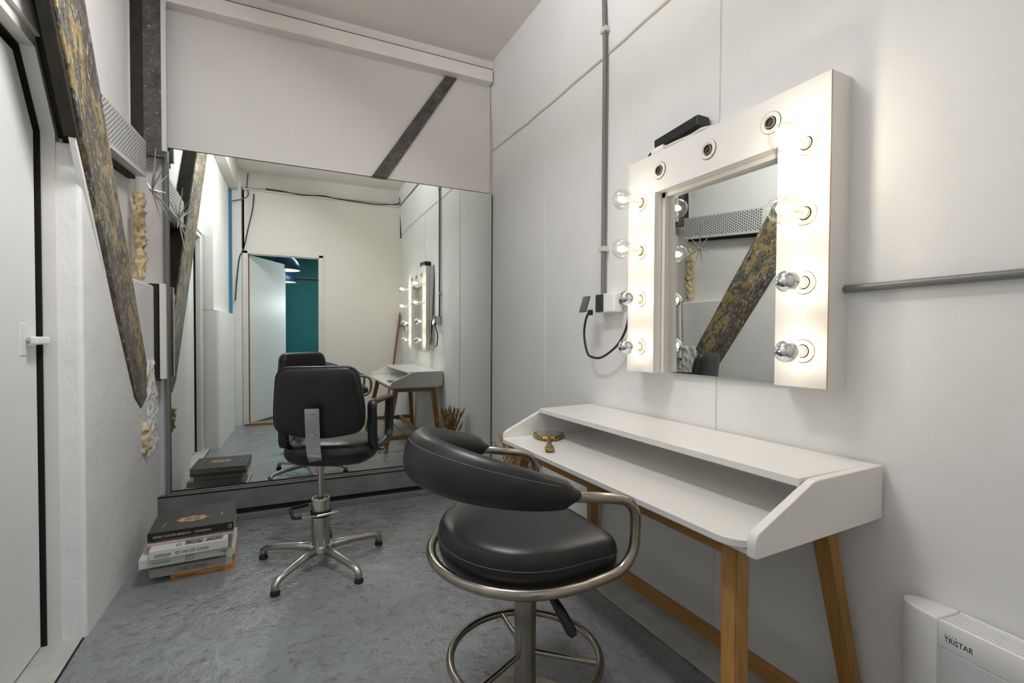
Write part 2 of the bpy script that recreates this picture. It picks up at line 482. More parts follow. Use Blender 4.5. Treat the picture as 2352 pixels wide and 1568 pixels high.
# dark hollow between the door casing and the brace
struct('trim_12', pr([(2.0, 1.60), (2.6, 1.60), (1.55, 3.0), (.9, 3.0)], 'x', -.90, -.76), 'dark_timber_shade')
struct('wall_left_above_door', pr([(1.14, 1.965), (2.03, 1.965), (2.185, 1.735), (2.205, 1.69), (2.20, 1.715), (2.012, 2.02), (1.80, 2.36), (1.50, 2.84), (1.40, 3.0), (1.14, 3.0)], 'x', -.82, -.632, .003), 'white_wall')
# rear part of the left wall
struct('wall_left_rear', pr([(-.85, 1.12), (-.85, -.2), (-.50, -.2), (-.495, .2), (-.512, 1.14), (-.53, 1.16), (-.70, 1.16)], 'z', -.02, 1.29, .004), 'white_wall')
struct('wall_left_rear_upper', pr([(.07, 1.28), (1.16, 1.28), (1.16, 3.0), (.07, 3.0)], 'x', -.80, -.555, .003), 'white_wall')
struct('trim_13', bx((-.524, -.19, -.01), (-.432, -.03, 2.99)), 'white_wall')
# beam along the ceiling of the left wall, seen in the mirror
struct('trim_14', bx((-.60, -.15, 2.72), (-.46, 1.25, 2.96), .004), 'trim_paint')
# slit at the rear corner; its panel glows for the blue-lit room beyond
wn = struct('lit_slit', bx((-.70, -.14, 1.29), (-.505, -.12, 2.74)), 'slit_glow')
struct('slit_edge', bx((-.60, .055, 1.29), (-.552, .075, 2.74), .002), 'trim_paint', wn)
# left door with its mitred frame
door = thing('door_1', 'closed white door', 'door', (-.70, 2.1, 0)); del door['label'], door['category']; door['kind'] = 'structure'
dl = [(1.285, .012), (2.118, .012), (2.118, 1.712), (1.985, 1.905), (1.285, 1.905)]
o = obj('door_leaf', pr([(y-2.1, z) for y, z in dl], 'x', -.03, .008, .003), 'door_paint', door)
def jamb(pts, w0, w1, x0, x1, mat, bev=.004):
    """bars following an open polyline in (y,z), from offset w0 to w1 outward"""
    bm = BM(); n = len(pts)
    def off(i, w):
        P = [Vector(p) for p in pts]
        def nrm(a, b): d = (b-a).normalized(); return Vector((d.y, -d.x))
        if i == 0: return P[0]+nrm(P[0], P[1])*w
        if i == n-1: return P[-1]+nrm(P[-2], P[-1])*w
        n1, n2 = nrm(P[i-1], P[i]), nrm(P[i], P[i+1]); m = (n1+n2).normalized()
        return P[i]+m*(w/m.dot(n1))
    for i in range(n-1):
        prism(bm, [off(i, w0), off(i+1, w0), off(i+1, w1), off(i, w1)], 'x', x0, x1)
    bmesh.ops.remove_doubles(bm, verts=bm.verts[:], dist=1e-5)
    return bm
path = [(2.138-2.1, 0), (2.138-2.1, 1.722), (1.995-2.1, 1.93), (1.255-2.1, 1.93), (1.255-2.1, 0)]
obj('door_frame', jamb(path, 0, .034, -.09, .055, 'trim_paint'), 'trim_paint', door)
obj('frame_bead', jamb(path, .034, .052, -.09, .064, 'trim_paint'), 'white_wall', door)
obj('frame_gap', jamb(path, -.006, .002, -.03, .018, 'black_gap'), 'black_gap', door)
obj('turn_button', bx((.020, -.072, 1.018), (.042, .026, 1.044), .006), 'white_gloss', door)
obj('latch_plate', bx((.0, -.100, .985), (.0105, -.060, 1.085), .002), 'door_paint', door)
obj('latch_pin', lt([(.009, 0), (.009, .026)], 12, Matrix.Translation((.0, -.058, 1.031)) @ Matrix.Rotation(PI/2, 4, 'Y')), 'cast_aluminium', door, True)

struct('trim_20', bx((-.70, 1.15, -.01), (-.592, 2.145, .004), .002), 'cement_margin')
struct('trim_21', bx((-.592, 1.0, -.01), (-.586, 2.145, .0012)), 'black_gap')
# rear wall with the open doorway ------------------------------------------------
bm = BM()
box(bm, (.415, -.19, -.02), (1.55, -.06, 2.74)); box(bm, (-.43, -.19, 2.04), (.415, -.06, 2.74)); box(bm, (-.505, -.19, -.02), (-.405, -.06, 2.74)); box(bm, (-.70, -.19, -.02), (-.505, -.06, 1.285))
struct('wall_rear', bm, 'warm_wall')
struct('wall_rear_upper', bx((-.70, -.19, 2.74), (1.55, -.065, 3.0)), 'trim_paint')
struct('trim_15', bx((-.42, -.064, 2.738), (1.405, -.02, 2.752), .002), 'trim_paint')
struct('trim_16', bx((-.430, -.066, 2.06), (-.422, -.056, 2.74)), 'pole_wood')
struct('trim_17', bx((1.395, -.066, 2.34), (1.409, -.05, 2.74)), 'black_gap')
d2 = thing('door_2', 'x', 'x', (-.375, -.12, 0)); del d2['label'], d2['category']; d2['kind'] = 'structure'
ang = math.radians(-60)
lm = Matrix.Rotation(ang, 4, 'Z')
b_ = bx((0, -.02, .02), (.755, .018, 2.0), .002); bmesh.ops.transform(b_, matrix=lm, verts=b_.verts[:]); obj('door_leaf', b_, 'door_paint', d2)
b_ = bx((-.012, -.03, .02), (.004, .020, 2.0)); bmesh.ops.transform(b_, matrix=lm, verts=b_.verts[:]); obj('door_edge', b_, 'raw_wood_edge', d2)
for z in (.25, 1.75): obj('hinge', bx((-.018, -.012, z), (.004, .012, z+.09), .002), 'cast_aluminium', d2)
fr = [(-.04, 0), (-.04, 2.025), (.79, 2.025), (.79, 0)]
bm = BM(); box(bm, (-.050, -.06, 0), (.005, .075, 2.04), .003); box(bm, (.772, -.06, 0), (.825, .075, 2.04), .003); box(bm, (-.05, -.06, 2.008), (.825, .075, 2.055), .003)
obj('door_frame', bm, 'trim_paint', d2)
obj('threshold', bx((-.03, -.07, 0), (.78, .085, .022), .004), 'raw_wood_edge', d2)
# green room behind the doorway
bm = BM(); box(bm, (-1.3, -3.4, -.06), (1.9, -.19, 0)); struct('floor_2', bm, 'painted_concrete')
bm = BM(); box(bm, (-1.3, -3.5, 0), (1.9, -3.4, 2.9)); struct('wall_far', bm, 'teal_wall')
bm = BM(); box(bm, (-1.4, -3.4, 0), (-1.3, -.19, 2.9)); struct('wall_far_left', bm, 'teal_wall')
bm = BM(); box(bm, (1.8, -3.4, 0), (1.9, -.19, 2.9)); struct('wall_far_right', bm, 'teal_wall')
struct('ceiling_2', bx((-1.4, -3.5, 2.7), (1.9, -.19, 2.8)), 'ceiling_paint')
bm = BM(); box(bm, (-1.3, -3.395, 2.10), (1.8, -3.33, 2.14)); struct('trim_18', bm, 'cable_grey')
for k, (x, y) in enumerate([(.0, -.95), (-.04, -2.55)]):
    t = thing('pendant_lamp', ['navy dome pendant lamp nearer the open doorway, seen in the wall mirror', 'navy dome pendant lamp farther into the green room, seen in the wall mirror'][k], 'lamp', (x, y, 1.95), 0, 'navy pendants in the green room')
    pf = [(.205*math.cos(a), .205*math.sin(a)*1.0) for a in [i*PI/2/12*.93 for i in range(13)]]
    obj('lamp_shade', lt(pf+[(r-.004, z-.004) for r, z in reversed(pf)], 32, cap=False), 'navy_enamel', t, True)
    obj('shade_lining', lt([(r-.006, z-.001) for r, z in pf[:-1]]+[(.03, .195)], 32), 'lamp_inside', t, True)
    obj('lamp_cord', tb([(0, 0, .2), (0, 0, .75)], .004, 8), 'cable_black', t)

# conduit under the rear beam, its loose cables
t = thing('conduit_pipe', 'thin grey conduit running under the rear beam and onto the right wall', 'pipe', (.4, -.04, 2.755))
obj('pipe', tb(fillet([(-.83, 0, 0), (.985, 0, 0), (.985, 1.85, -.02)], .03), .009, 10), 'grey_conduit', t, True)
for x in (-.62, .1, .66): obj('pipe_clip', bx((x-.008, -.02, -.016), (x+.008, .013, .02), .002), 'clip_white', t)
for y in (.45, 1.2): obj('pipe_clip', bx((.972, y-.008, -.016), (1.0, y+.008, .014), .002), 'clip_white', t)
cp = catmull([(-.18, -.028, 2.773), (.0, -.026, 2.765), (.2, -.024, 2.745), (.45, -.022, 2.765), (.6, -.024, 2.748), (.85, -.022, 2.742), (1.1, -.024, 2.738), (1.36, -.026, 2.775), (1.38, -.03, 2.86)], 6)
tag(obj('sagging_cable', tb(cp, .007, 8), 'cable_black', None, True), 'dark cable draped loosely along the conduit under the rear beam', 'cable')
cp = catmull([(-.30, -.045, 2.70), (-.315, -.04, 2.52), (-.36, -.035, 2.3), (-.41, -.03, 2.05), (-.45, -.02, 1.95), (-.475, .0, 1.7), (-.49, .02, 1.45)], 6)
tag(obj('hanging_cable', tb(cp, .006, 8), 'cable_black', None, True), 'twisted dark cable hanging down beside the open rear doorway', 'cable')
cp = catmull([(-.36, -.035, 2.93), (-.37, -.03, 2.78), (-.36, -.04, 2.68), (-.42, -.01, 2.62), (-.52, .02, 2.58)], 6)
tag(obj('stub_cable', tb(cp, .006, 8), 'cable_grey', None, True), 'short grey cable looping into the blue-lit slit by the rear corner', 'cable')
# pole and socket in the rear right corner
tag(obj('wooden_pole', tb([(1.17, .06, 0.0), (1.30, .0, .70), (1.383, -.03, 1.31), (1.386, -.03, 1.36)], [.014, .014, .014, .009], 10), 'pole_wood', None, True), 'reddish wooden pole leaning in the corner behind the white desk', 'pole')
t = thing('wall_socket', 'small white wall socket low on the right wall behind the lit mirror', 'socket', (1.408, .33, 1.12))
obj('socket_body', bx((-.03, -.04, 0), (.002, .04, .08), .004), 'white_plastic', t)
obj('socket_cover', bx((-.034, -.036, .005), (-.03, .0, .07), .001), 'slate_plastic', t)
obj('socket_lead', tb(catmull([(-.015, -.04, .05), (-.012, -.20, .04), (-.012, -.33, -.1), (-.012, -.35, -.6), (-.012, -.34, -1.0)], 6), .004, 8), 'cable_white', t, True)
# body of the added fill lamp, hung out of view above the picture
t = thing('fill_lamp', 'added white fill lamp, out of view, tilted towards the left wall', 'lamp', LP)
b_ = bx((-.15, -.32, -.026), (.15, .32, .026), .006); bmesh.ops.rotate(b_, cent=(0, 0, 0), matrix=Matrix.Rotation(LTILT, 3, 'Y'), verts=b_.verts[:])
obj('housing', b_, 'white_laminate', t)
for y in (-.2, .2): obj('suspension_wire', tb([(0, y, .026), (0, y, .18)], .003, 6), 'satin_steel', t)

# ------------------------------------------------------------------ old structure left showing on the left and back walls
bpts = [(2.745, .75), (3.063, .75), (1.70, 2.78), (1.27, 2.78)]
t = thing('diagonal_brace', 'wide diagonal timber brace with peeling ochre, teal and brown paint', 'beam', (-.60, 2.9, .75))
bm = pr([(y-2.9, z-.75) for y, z in [(2.735, .765), (2.84, .70), (3.05, .775), (1.71, 2.78), (1.335, 2.78)]], 'x', .002, .045, .006, 2)
obj('timber', bm, 'peeled_paint', t)
obj('plastered_edge', tb([(.020, y-2.9, z-.75) for y, z in [(2.745, .765), (2.42, 1.215), (2.13, 1.60), (2.064, 1.695)]], [.009, .010, .012, .010], 8), 'rough_plaster', t, True)
obj('backing_board', pr([(y-2.9, z-.75) for y, z in [(2.82, .80), (3.04, .80), (1.705, 2.78), (1.42, 2.78)]], 'x', -.049, .002), 'dark_timber_shade', t)
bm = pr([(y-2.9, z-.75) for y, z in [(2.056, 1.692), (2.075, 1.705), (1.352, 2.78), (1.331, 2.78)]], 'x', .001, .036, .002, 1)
obj('shaded_underside', bm, 'dark_timber_shade', t)  # dark strip painting the shade on the underside of the brace
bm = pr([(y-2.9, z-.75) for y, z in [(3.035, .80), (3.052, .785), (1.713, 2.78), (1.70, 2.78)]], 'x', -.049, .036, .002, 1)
obj('dark_upper_side', bm, 'dark_timber_shade', t)  # upper side drawn darker than the painted face

# iron column in the far left corner
t = thing('iron_column', 'dark weathered iron column in the corner above the wall mirror', 'column', (-.55, 3.1, 1.98))
bm = BM(); prism(bm, [(-.038, .0), (.046, .0), (.046, .88), (-.038, .88)], 'y', -.005, .03, .003)
obj('flange', bm, 'weathered_iron', t)
bm = BM(); box(bm, (-.095, -.005, .06), (-.038, .02, .88)); obj('web', bm, 'dark_timber_shade', t)
bm = BM(); box(bm, (.040, -.010, .03), (.062, .02, .90), .004); box(bm, (-.10, -.012, .0), (-.088, .0, .86), .003); obj('plaster_edge', bm, 'flaked_white_metal', t)
# dark slot and white batten lower in the corner
t = thing('corner_batten', 'white batten and dark slot in the left corner beside the wall mirror', 'batten', (-.52, 3.10, .82))
obj('batten', bx((-.004, -.02, 0), (.024, .015, .50), .003), 'trim_paint', t)
obj('dark_slot', bx((-.055, .0, -.01), (-.004, .02, .50)), 'dark_timber_shade', t)
# brace on the back wall
bm = BM(); prism(bm, [(1.052, 2.80), (1.132, 2.80), (.667, 2.064), (.573, 2.064)], 'y', .030, .05, .003)
tag(obj('wall_brace', back(bm), 'weathered_iron'), 'slanting flaked iron strip on the wall above the mirror', 'beam')
# perforated plate
t = thing('perforated_plate', 'perforated white metal plate fixed tilted to the left wall', 'plate', (-.585, 2.33, 1.87))
bm = BM()
nx, nz = 78, 17
PC = [(2.36, 1.800), (3.085, 1.872), (3.088, 2.046), (2.345, 1.973)]
def pp(i, j):
    u, v = i/nx, j/nz
    y = (PC[0][0]*(1-u)+PC[1][0]*u)*(1-v)+(PC[3][0]*(1-u)+PC[2][0]*u)*v
    z = (PC[0][1]*(1-u)+PC[1][1]*u)*(1-v)+(PC[3][1]*(1-u)+PC[2][1]*u)*v
    return (.01, y-2.33, z-1.87)
G = [[bm.verts.new(pp(i, j)) for j in range(nz+1)] for i in range(nx+1)]
for i in range(nx):
    for j in range(nz):
        f = bm.faces.new((G[i][j], G[i+1][j], G[i+1][j+1], G[i][j+1]))
        c = i//2
        if i % 2 == 1 and 0 < j < nz-1 and ((j+(c % 2)*1) % 2 == 1) and 0 < i < nx-1: f.material_index = 1
r = bmesh.ops.extrude_face_region(bm, geom=bm.faces[:])
bmesh.ops.translate(bm, vec=(-.004, 0, 0), verts=[v for v in r['geom'] if isinstance(v, bmesh.types.BMVert)])
obj('plate', bm, 'flaked_white_metal', t, extra=('dark_slot',))
bm = pr([pp(0, 0)[1:], pp(nx, 0)[1:], (pp(nx, 0)[1], pp(nx, 0)[2]-.010), (pp(0, 0)[1], pp(0, 0)[2]-.010)], 'x', -.045, .011, .002)
obj('lower_lip', bm, 'trim_paint', t)
bm = pr([(pp(0, 0)[1], pp(0, 0)[2]-.009), (pp(nx, 0)[1], pp(nx, 0)[2]-.009), (pp(nx, 0)[1], pp(nx, 0)[2]-.026), (pp(0, 0)[1], pp(0, 0)[2]-.034)], 'x', -.063, -.035)
obj('gap_below', bm, 'dark_timber_shade', t)
# expanding foam
def foam(name, label, base, h, w, n):
    from mathutils import noise as mn
    t = BM(); seg = 18; rows = int(h/.008); R = []
    for i in range(rows+1):
        z = h*i/rows; e = min(1, min(i, rows-i)/3+.25)
        R.append([])
        for k in range(seg):
            a = 2*PI*k/seg
            q = Vector((math.cos(a)*.03, math.sin(a)*.03, z))
            r = w*e*(.78+.75*mn.noise(q*34+Vector((n, 0, 0)))+.45*mn.noise(q*75)+.35*abs(mn.noise(Vector((n, 3, z*30)))))
            R[-1].append(t.verts.new((r*.75*math.cos(a), r*math.sin(a)+.012*mn.noise(Vector((n, 9, z*9))), z)))
    for A, B in zip(R, R[1:]):
        for k in range(seg): t.faces.new((A[k], A[(k+1) % seg], B[(k+1) % seg], B[k]))
    t.faces.new(R[0]); t.faces.new(R[-1])
    o = obj(name, t, 'foam_filler', None, 'all', base)
    tag(o, label, 'foam')
foam('foam_filling', 'tall ragged strip of yellow expanding foam below the perforated plate', (-.600, 3.06, 1.33), .46, .036, 16)
foam('foam_filling', 'short lump of yellow expanding foam under the foot of the diagonal brace', (-.556, 2.885, .465), .165, .034, 7)
# broken plaster and brick showing beside the mirror foot
from mathutils import noise as mnoise
bm = BM(); ny, nz_ = 34, 84; G = []
for a in range(ny+1):
    G.append([])
    for c in range(nz_+1):
        y, z = 2.92+.245*a/ny, .40+.56*c/nz_
        e = min(1, min(a, ny-a)/5)*min(1, min(c, nz_-c)/8)
        q = Vector((y*26, z*19, 0)); h_ = mnoise.noise(q)*.5+mnoise.noise(q*2.3)*.35+.25*abs(mnoise.noise(q*5))
        G[-1].append(bm.verts.new((-.560+.030*(y-2.92)+e*(.006+.020*max(-.3, h_))-.006*(1-e), y, z)))
for a in range(ny):
    for c in range(nz_): bm.faces.new((G[a][c], G[a+1][c], G[a+1][c+1], G[a][c+1]))
struct('trim_19', bm, 'rough_plaster', smooth=True)
# starburst ornament
t = thing('starburst_ornament', 'silver starburst wall ornament of thin metal spikes', 'ornament', (-.512, 2.868, 1.748))
obj('hub', lt([(.001, -.012), (.009, -.006), (.011, 0), (.009, .006), (.001, .012)], 14), 'satin_steel', t, True)
rays = [(95, .20, .1), (147, .20, .25), (186, .22, .1), (200, .20, .35), (248, .17, .3), (283, .19, .2), (322, .21, .5), (338, .27, .15), (12, .22, .1), (28, .21, -.1), (60, .13, .5), (120, .12, .5)]
for a, L, xx in rays:
    a = math.radians(a); d = Vector((xx, math.cos(a), math.sin(a))).normalized()
    obj('spike', tb([d*.006, d*L*.5, d*L], [.0042, .0034, .0012], 8), 'chrome', t, True)

# ------------------------------------------------------------------ big wall mirror
t = thing('wall_mirror', 'large frameless mirror covering the lower back wall', 'mirror'); t.matrix_world = BACK
obj('glass', bx((-.498, .055, .181), (1.404, .069, 2.062), .001, seg=1), 'mirror_silver', t)
obj('edge_strip', bx((-.512, .030, .17), (-.499, .069, 2.05)), 'grey_conduit', t)
obj('edge_line', bx((1.401, .050, .181), (1.407, .069, 2.055)), 'mirror_edge', t)

# ------------------------------------------------------------------ conduit, socket box and plug on the right wall
t = thing('conduit_pipe', 'dark vertical conduit pipe running down the right wall to the socket', 'pipe', (XR-.018, 1.846, 1.243))
obj('pipe', tb([(0, 0, 0), (0, 0, 1.12), (-.012, 0, 1.5)], .0105, 12), 'grey_conduit', t, True)
for z in (.22, 1.23): obj('pipe_clip', bx((-.016, -.022, z-.012), (.018, .02, z+.012), .004), 'clip_white', t)
t = thing('socket_box', 'white double socket box at the foot of the vertical conduit', 'socket', (XR-.001, 1.79, 1.165))
obj('box_body', bx((-.055, -.075, 0), (.0, .06, .085), .004), 'white_plastic', t)
obj('hinged_cover', bx((-.061, .0, .002), (-.055, .055, .083), .002), 'slate_plastic', t)
bm = bx((-.105, .058, .0), (-.097, .108, .078), .002, rot=Matrix.Rotation(math.radians(18), 3, 'Y'))
obj('open_cover', bm, 'slate_plastic', t)
t = thing('conduit_pipe', 'short grey pipe stub between socket box and lit mirror frame', 'pipe', (XR-.02, 1.715, 1.207))
obj('pipe', tb([(0, .0, 0), (0, -.13, 0)], .010, 12), 'grey_conduit', t, True)
tag(obj('conduit_pipe', tb([(XR-.016, .775, 1.184), (XR-.016, .765, 1.184), (XR-.016, .3, 1.188), (XR-.016, -.05, 1.19)], .0105, 12), 'grey_conduit', None, True), 'dark horizontal pipe running right from the lit mirror frame', 'pipe')
# ------------------------------------------------------------------ lit vanity mirror
FX = 1.325
t = thing('vanity_mirror', 'white dressing-room mirror framed by lit bulbs on the right wall', 'mirror', (XR, 1.184, .914))
def V(x, y, z): return (x-XR, y-1.184, z-.914)
y0, y1, iy0, iy1, zt, zi = .78, 1.588, .930, 1.436, 1.759, 1.609
zb = .914
U = [(y0, zb), (iy0, zb), (iy0, zi), (iy1, zi), (iy1, zb), (y1, zb), (y1, zt), (y0, zt)]
bm = BM()
for a, b in (((y0, zb), (iy0, zt)), ((iy1, zb), (y1, zt)), ((iy0, zi), (iy1, zt))):
    box(bm, V(FX, a[0], a[1]), V(FX+.034, b[0], b[1]))
obj('face_boards', bm, 'white_laminate', t)
bm = BM()
for a, b in (((y0, zb), (iy0+.004, zt)), ((iy1-.004, zb), (y1, zt)), ((iy0, zi-.004), (iy1, zt))):
    pass
for a, b in (((y0, zb), (iy0+.018, zt)), ((iy1-.018, zb), (y1, zt)), ((iy0, zi-.018), (iy1, zt))):
    box(bm, V(FX+.037, a[0]+.001, a[1]+.001), V(XR-.001, b[0]-.001, b[1]-.001))
obj('inner_frame', bm, 'white_laminate', t)
bm = BM()
for a, b in (((y0+.004, zb+.004), (iy0-.004, zt-.004)), ((iy1+.004, zb+.004), (y1-.004, zt-.004)), ((iy0-.01, zi+.004), (iy1+.01, zt-.004))):
    box(bm, V(FX+.030, *a), V(FX+.040, *b))
obj('shadow_gap', bm, 'black_gap', t)
obj('edge_banding', bx(V(FX-.0006, y0-.0006, zb), V(FX+.002, y0+.0008, zt)), 'edge_tan', t)
obj('side_panel', bx(V(FX+.002, y0-.0012, zb), V(XR, y0+.006, zt)), 'white_laminate', t)
obj('mirror_glass', bx(V(1.388, iy0+.012, zb+.002), V(1.392, iy1-.012, zi-.012), rot=Matrix.Rotation(math.radians(1.07), 3, 'Z') @ Matrix.Rotation(math.radians(-.81), 3, 'Y')), 'vanity_silver', t)
FACE = Matrix.Rotation(-PI/2, 4, 'Y')      # local z turns to -x, out of the frame
def socket(y, z, lit):
    M = Matrix.Translation(V(FX, y, z)) @ FACE
    s = obj('bulb_socket', lt([(.031, 0), (.031, .0035), (.027, .005), (.024, .003), (.019, .0035), (.019, -.0)], 32, M), 'socket_ceramic', t, True)
    obj('socket_rim', lt([(.0320, 0), (.0320, .0020), (.0308, .0022), (.0308, 0)], 32, M, False), 'brass_socket' if lit else 'dark_slot', s, True)
    obj('socket_thread', lt([(.0165, .0006), (.0165, .0075), (.0135, .0075), (.0135, .001)], 24, M), 'brass_socket' if lit else 'satin_steel', s, True)
    if not lit: obj('socket_hole', lt([(.0130, .0012), (.0130, .0022), (.005, .003), (.004, .007)], 20, M), 'weathered_iron', s)
    return M
def globe(r, zc, neck, z0):
    pr_ = [(neck, z0), (neck*1.02, z0+.01)]
    a0 = math.asin(min(.99, neck*1.25/r))
    for k in range(1, 20):
        a = a0+(PI-a0)*k/19.5
        pr_.append((max(.0008, r*math.sin(a)), zc-r*1.06*math.cos(a)))
    return pr_
BULB_E = 2.5
def clear_bulb(y, z, strong=False):
    M = socket(y, z, True)
    b = obj('light_bulb', lt(globe(.039, .096, .0155, .012), 32, M, False), 'bulb_glass', t, True); b['label'] = 'clear glass bulb'
    obj('bulb_cap', lt([(.0140, .001), (.0140, .012), (.006, .014), (.004, .040), (.002, .070)], 20, M), 'socket_ceramic', b, True)
    obj('filament', lt([(.001, .074), (.007, .077), (.010, .086), (.010, .096), (.007, .104), (.001, .107)], 14, M), 'filament_glow_strong' if strong else 'filament_glow', b, True)
    lamp('bulb_light', 'POINT', (M @ Vector((0, 0, .09)))[:], BULB_E*(1.7 if strong else 1), (1, .86, .68), .012, parent=b)
def silver_bulb(y, z):
    M = socket(y, z, True)
    prof = globe(.031, .070, .0135, .012)
    cut = [p for p in prof if p[1] <= .066]; top = [p for p in prof if p[1] >= .060]
    b = obj('light_bulb', lt(cut, 32, M, False), 'bulb_glass', t, True); b['label'] = 'silver-capped bulb'
    obj('silver_cap', lt(top, 32, M, False), 'bulb_silver', b, True)
    obj('bulb_cap', lt([(.012, .001), (.012, .010), (.005, .012), (.003, .040)], 20, M), 'brass_socket', b, True)
    obj('filament', lt([(.001, .042), (.006, .045), (.008, .051), (.006, .057), (.001, .060)], 14, M), 'filament_glow', b, True)
    lamp('bulb_light', 'POINT', (M @ Vector((0, 0, .046)))[:], BULB_E*.42, (1, .86, .68), .010, parent=b)
for y in (1.412, 1.182, .953): socket(y, 1.686, False)
for yy, st in ((1.510, False), (.845, True)):
    clear_bulb(yy, 1.588, st); clear_bulb(yy, 1.396)
    silver_bulb(yy, 1.205); silver_bulb(yy, 1.015)

pts = [(0, .03, -.005), (0, .06, -.05), (0.01, .085, -.12), (.01, .06, -.20), (.01, .02, -.222), (.015, -.05, -.22), (.02, -.15, -.165), (.025, -.205, -.09), (.035, -.22, .0), (.045, -.235, .03)]
C0 = Vector(V(1.34, 1.85, 1.18))
pc = obj('power_cord', tb([C0+p for p in catmull(pts, 8)], .0055, 8), 'cable_black', t, True); pc['label'] = 'black power cord in a hanging loop'
obj('plug', bx(C0+Vector((-.009, .012, -.026)), C0+Vector((.009, .036, .0)), .004), 'black_plastic', pc)

# power adapter and white lead lying on the frame
t = thing('power_adapter', 'black power adapter lying on top of the lit mirror frame', 'adapter', (1.374, 1.36, 1.7680))
rz = Matrix.Rotation(math.radians(-4), 3, 'X')
bm = BM(); box(bm, (-.03, -.115, .020), (.03, .105, .062), .006, rot=rz, piv=Vector((0, 0, .03))); obj('adapter_body', bm, 'black_plastic', t)
obj('strain_relief', tb([(0, .10, .035), (0, .135, .030)], [.011, .006], 12), 'black_rubber', t, True)
obj('adapter_lead', tb(catmull([(0, .13, .030), (.0, .160, .022), (.005, .178, -.0), (.03, .172, -.01), (.038, .235, -.012), (.03, .239, -.25), (.018, .236, -.55), (.0, .232, -.80)], 8), .0042, 8), 'cable_black', t, True)
t = thing('cable_adapter', 'white cable coupler and lead under the black power adapter', 'cable', (1.340, 1.38, 1.7595))
obj('coupler', bx((-.012, .02, .001), (.012, .085, .024), .004), 'white_plastic', t)
obj('lead', tb(catmull([(0, .02, .012), (-.004, -.04, .010), (.004, -.10, .012), (.0, -.16, .014), (.02, -.20, .010)], 6), .006, 8), 'cable_white', t, True)
obj('second_lead', tb(catmull([(.006, .02, .012), (.014, -.03, .008), (.0, -.09, .006), (.012, -.15, .008), (.03, -.2, .007)], 6), .0045, 8), 'cable_white', t, True)

# ------------------------------------------------------------------ desk
t = thing('dressing_desk', 'white desk with raised back shelf on splayed oak legs', 'desk', (1.15, 1.308, 0))
def D(x, y, z): return (x-1.15, y-1.308, z)
ya, yb = .680, 1.937
side = round_poly([(.918-1.15, .578), (1.402-1.15, .590), (1.402-1.15, .727), (1.120-1.15, .722), (.925-1.15, .632), (.916-1.15, .612)], [.004, .004, .003, .015, .018, .012])
for (p, q) in ((ya, ya+.022), (yb-.022, yb)):
    obj('side_panel', pr(side, 'y', p-1.308, q-1.308, .0015, 1), 'white_gloss', t, True)
top = round_poly([(.905, ya+.023), (1.400, ya+.023), (1.400, yb-.003), (.905, yb-.003)], [.085, .002, .002, .012], 8)
top = [(.905-1.15, ya+.10-1.308)]*0 + [(x-1.15, y-1.308) for x, y in round_poly([(.902, ya+.0235), (1.395, ya+.0235), (1.395, yb-.0235), (.902, yb-.0235)], [.075, .002, .002, .02], 10)]
obj('worktop', pr(top, 'z', .5885, .607, .002, 1), 'white_gloss', t, True)
obj('shelf', bx(D(1.092, ya+.0225, .706), D(1.400, yb-.0225, .7255), .0015), 'white_gloss', t)
obj('back_panel', bx(D(1.386, ya+.0225, .58), D(1.400, yb-.0225, .706)), 'white_gloss', t)
obj('under_tray', bx(D(.934, ya+.023, .574), D(1.390, yb-.023, .5855), .001), 'white_gloss', t)
obj('apron', bx(D(.972, .80, .532), D(.996, 1.82, .5735), .001), 'oak_lengthwise', t)
obj('apron', bx(D(1.325, .80, .532), D(1.349, 1.82, .5735), .001), 'oak_lengthwise', t)
for y in (.765, 1.828): obj('apron', bx(D(1.0, y, .532), D(1.34, y+.024, .5735), .001), 'oak_crosswise', t)
def leg(tp, bt, s=.046):
    bm = BM(); h = s/2; hb = s*.40
    A = [bm.verts.new((bt[0]-1.15+dx*hb*2, bt[1]-1.308+dy*hb*2, bt[2])) for dx, dy in ((-.5, -.5), (.5, -.5), (.5, .5), (-.5, .5))]
    B = [bm.verts.new((tp[0]-1.15+dx*s, tp[1]-1.308+dy*s, tp[2])) for dx, dy in ((-.5, -.5), (.5, -.5), (.5, .5), (-.5, .5))]
    bm.faces.new(A); bm.faces.new(B)
    for i in range(4): bm.faces.new((A[i], A[(i+1) % 4], B[(i+1) % 4], B[i]))
    bmesh.ops.recalc_face_normals(bm, faces=bm.faces[:])
    bmesh.ops.bevel(bm, geom=bm.edges[:], offset=.003, segments=2, affect='EDGES')
    return bm
for tp, bt in (((.982, .782, .5735), (.868, .688, .0065*0)), ((.982, 1.834, .5735), (.868, 1.928, 0)), ((1.330, .792, .5735), (1.382, .715, .0065)), ((1.330, 1.824, .5735), (1.382, 1.901, .0065))):
    obj('leg', leg(tp, bt), 'oak_upright', t)
for y, yy in ((.722, .74), (1.878, 1.896)):
    obj('side_rail', bx(D(.895, y, .098), D(1.366, yy, .140), .002), 'oak_crosswise', t)
obj('long_rail', bx(D(1.225, .738, .095), D(1.250, 1.880, .138), .002), 'oak_lengthwise', t)
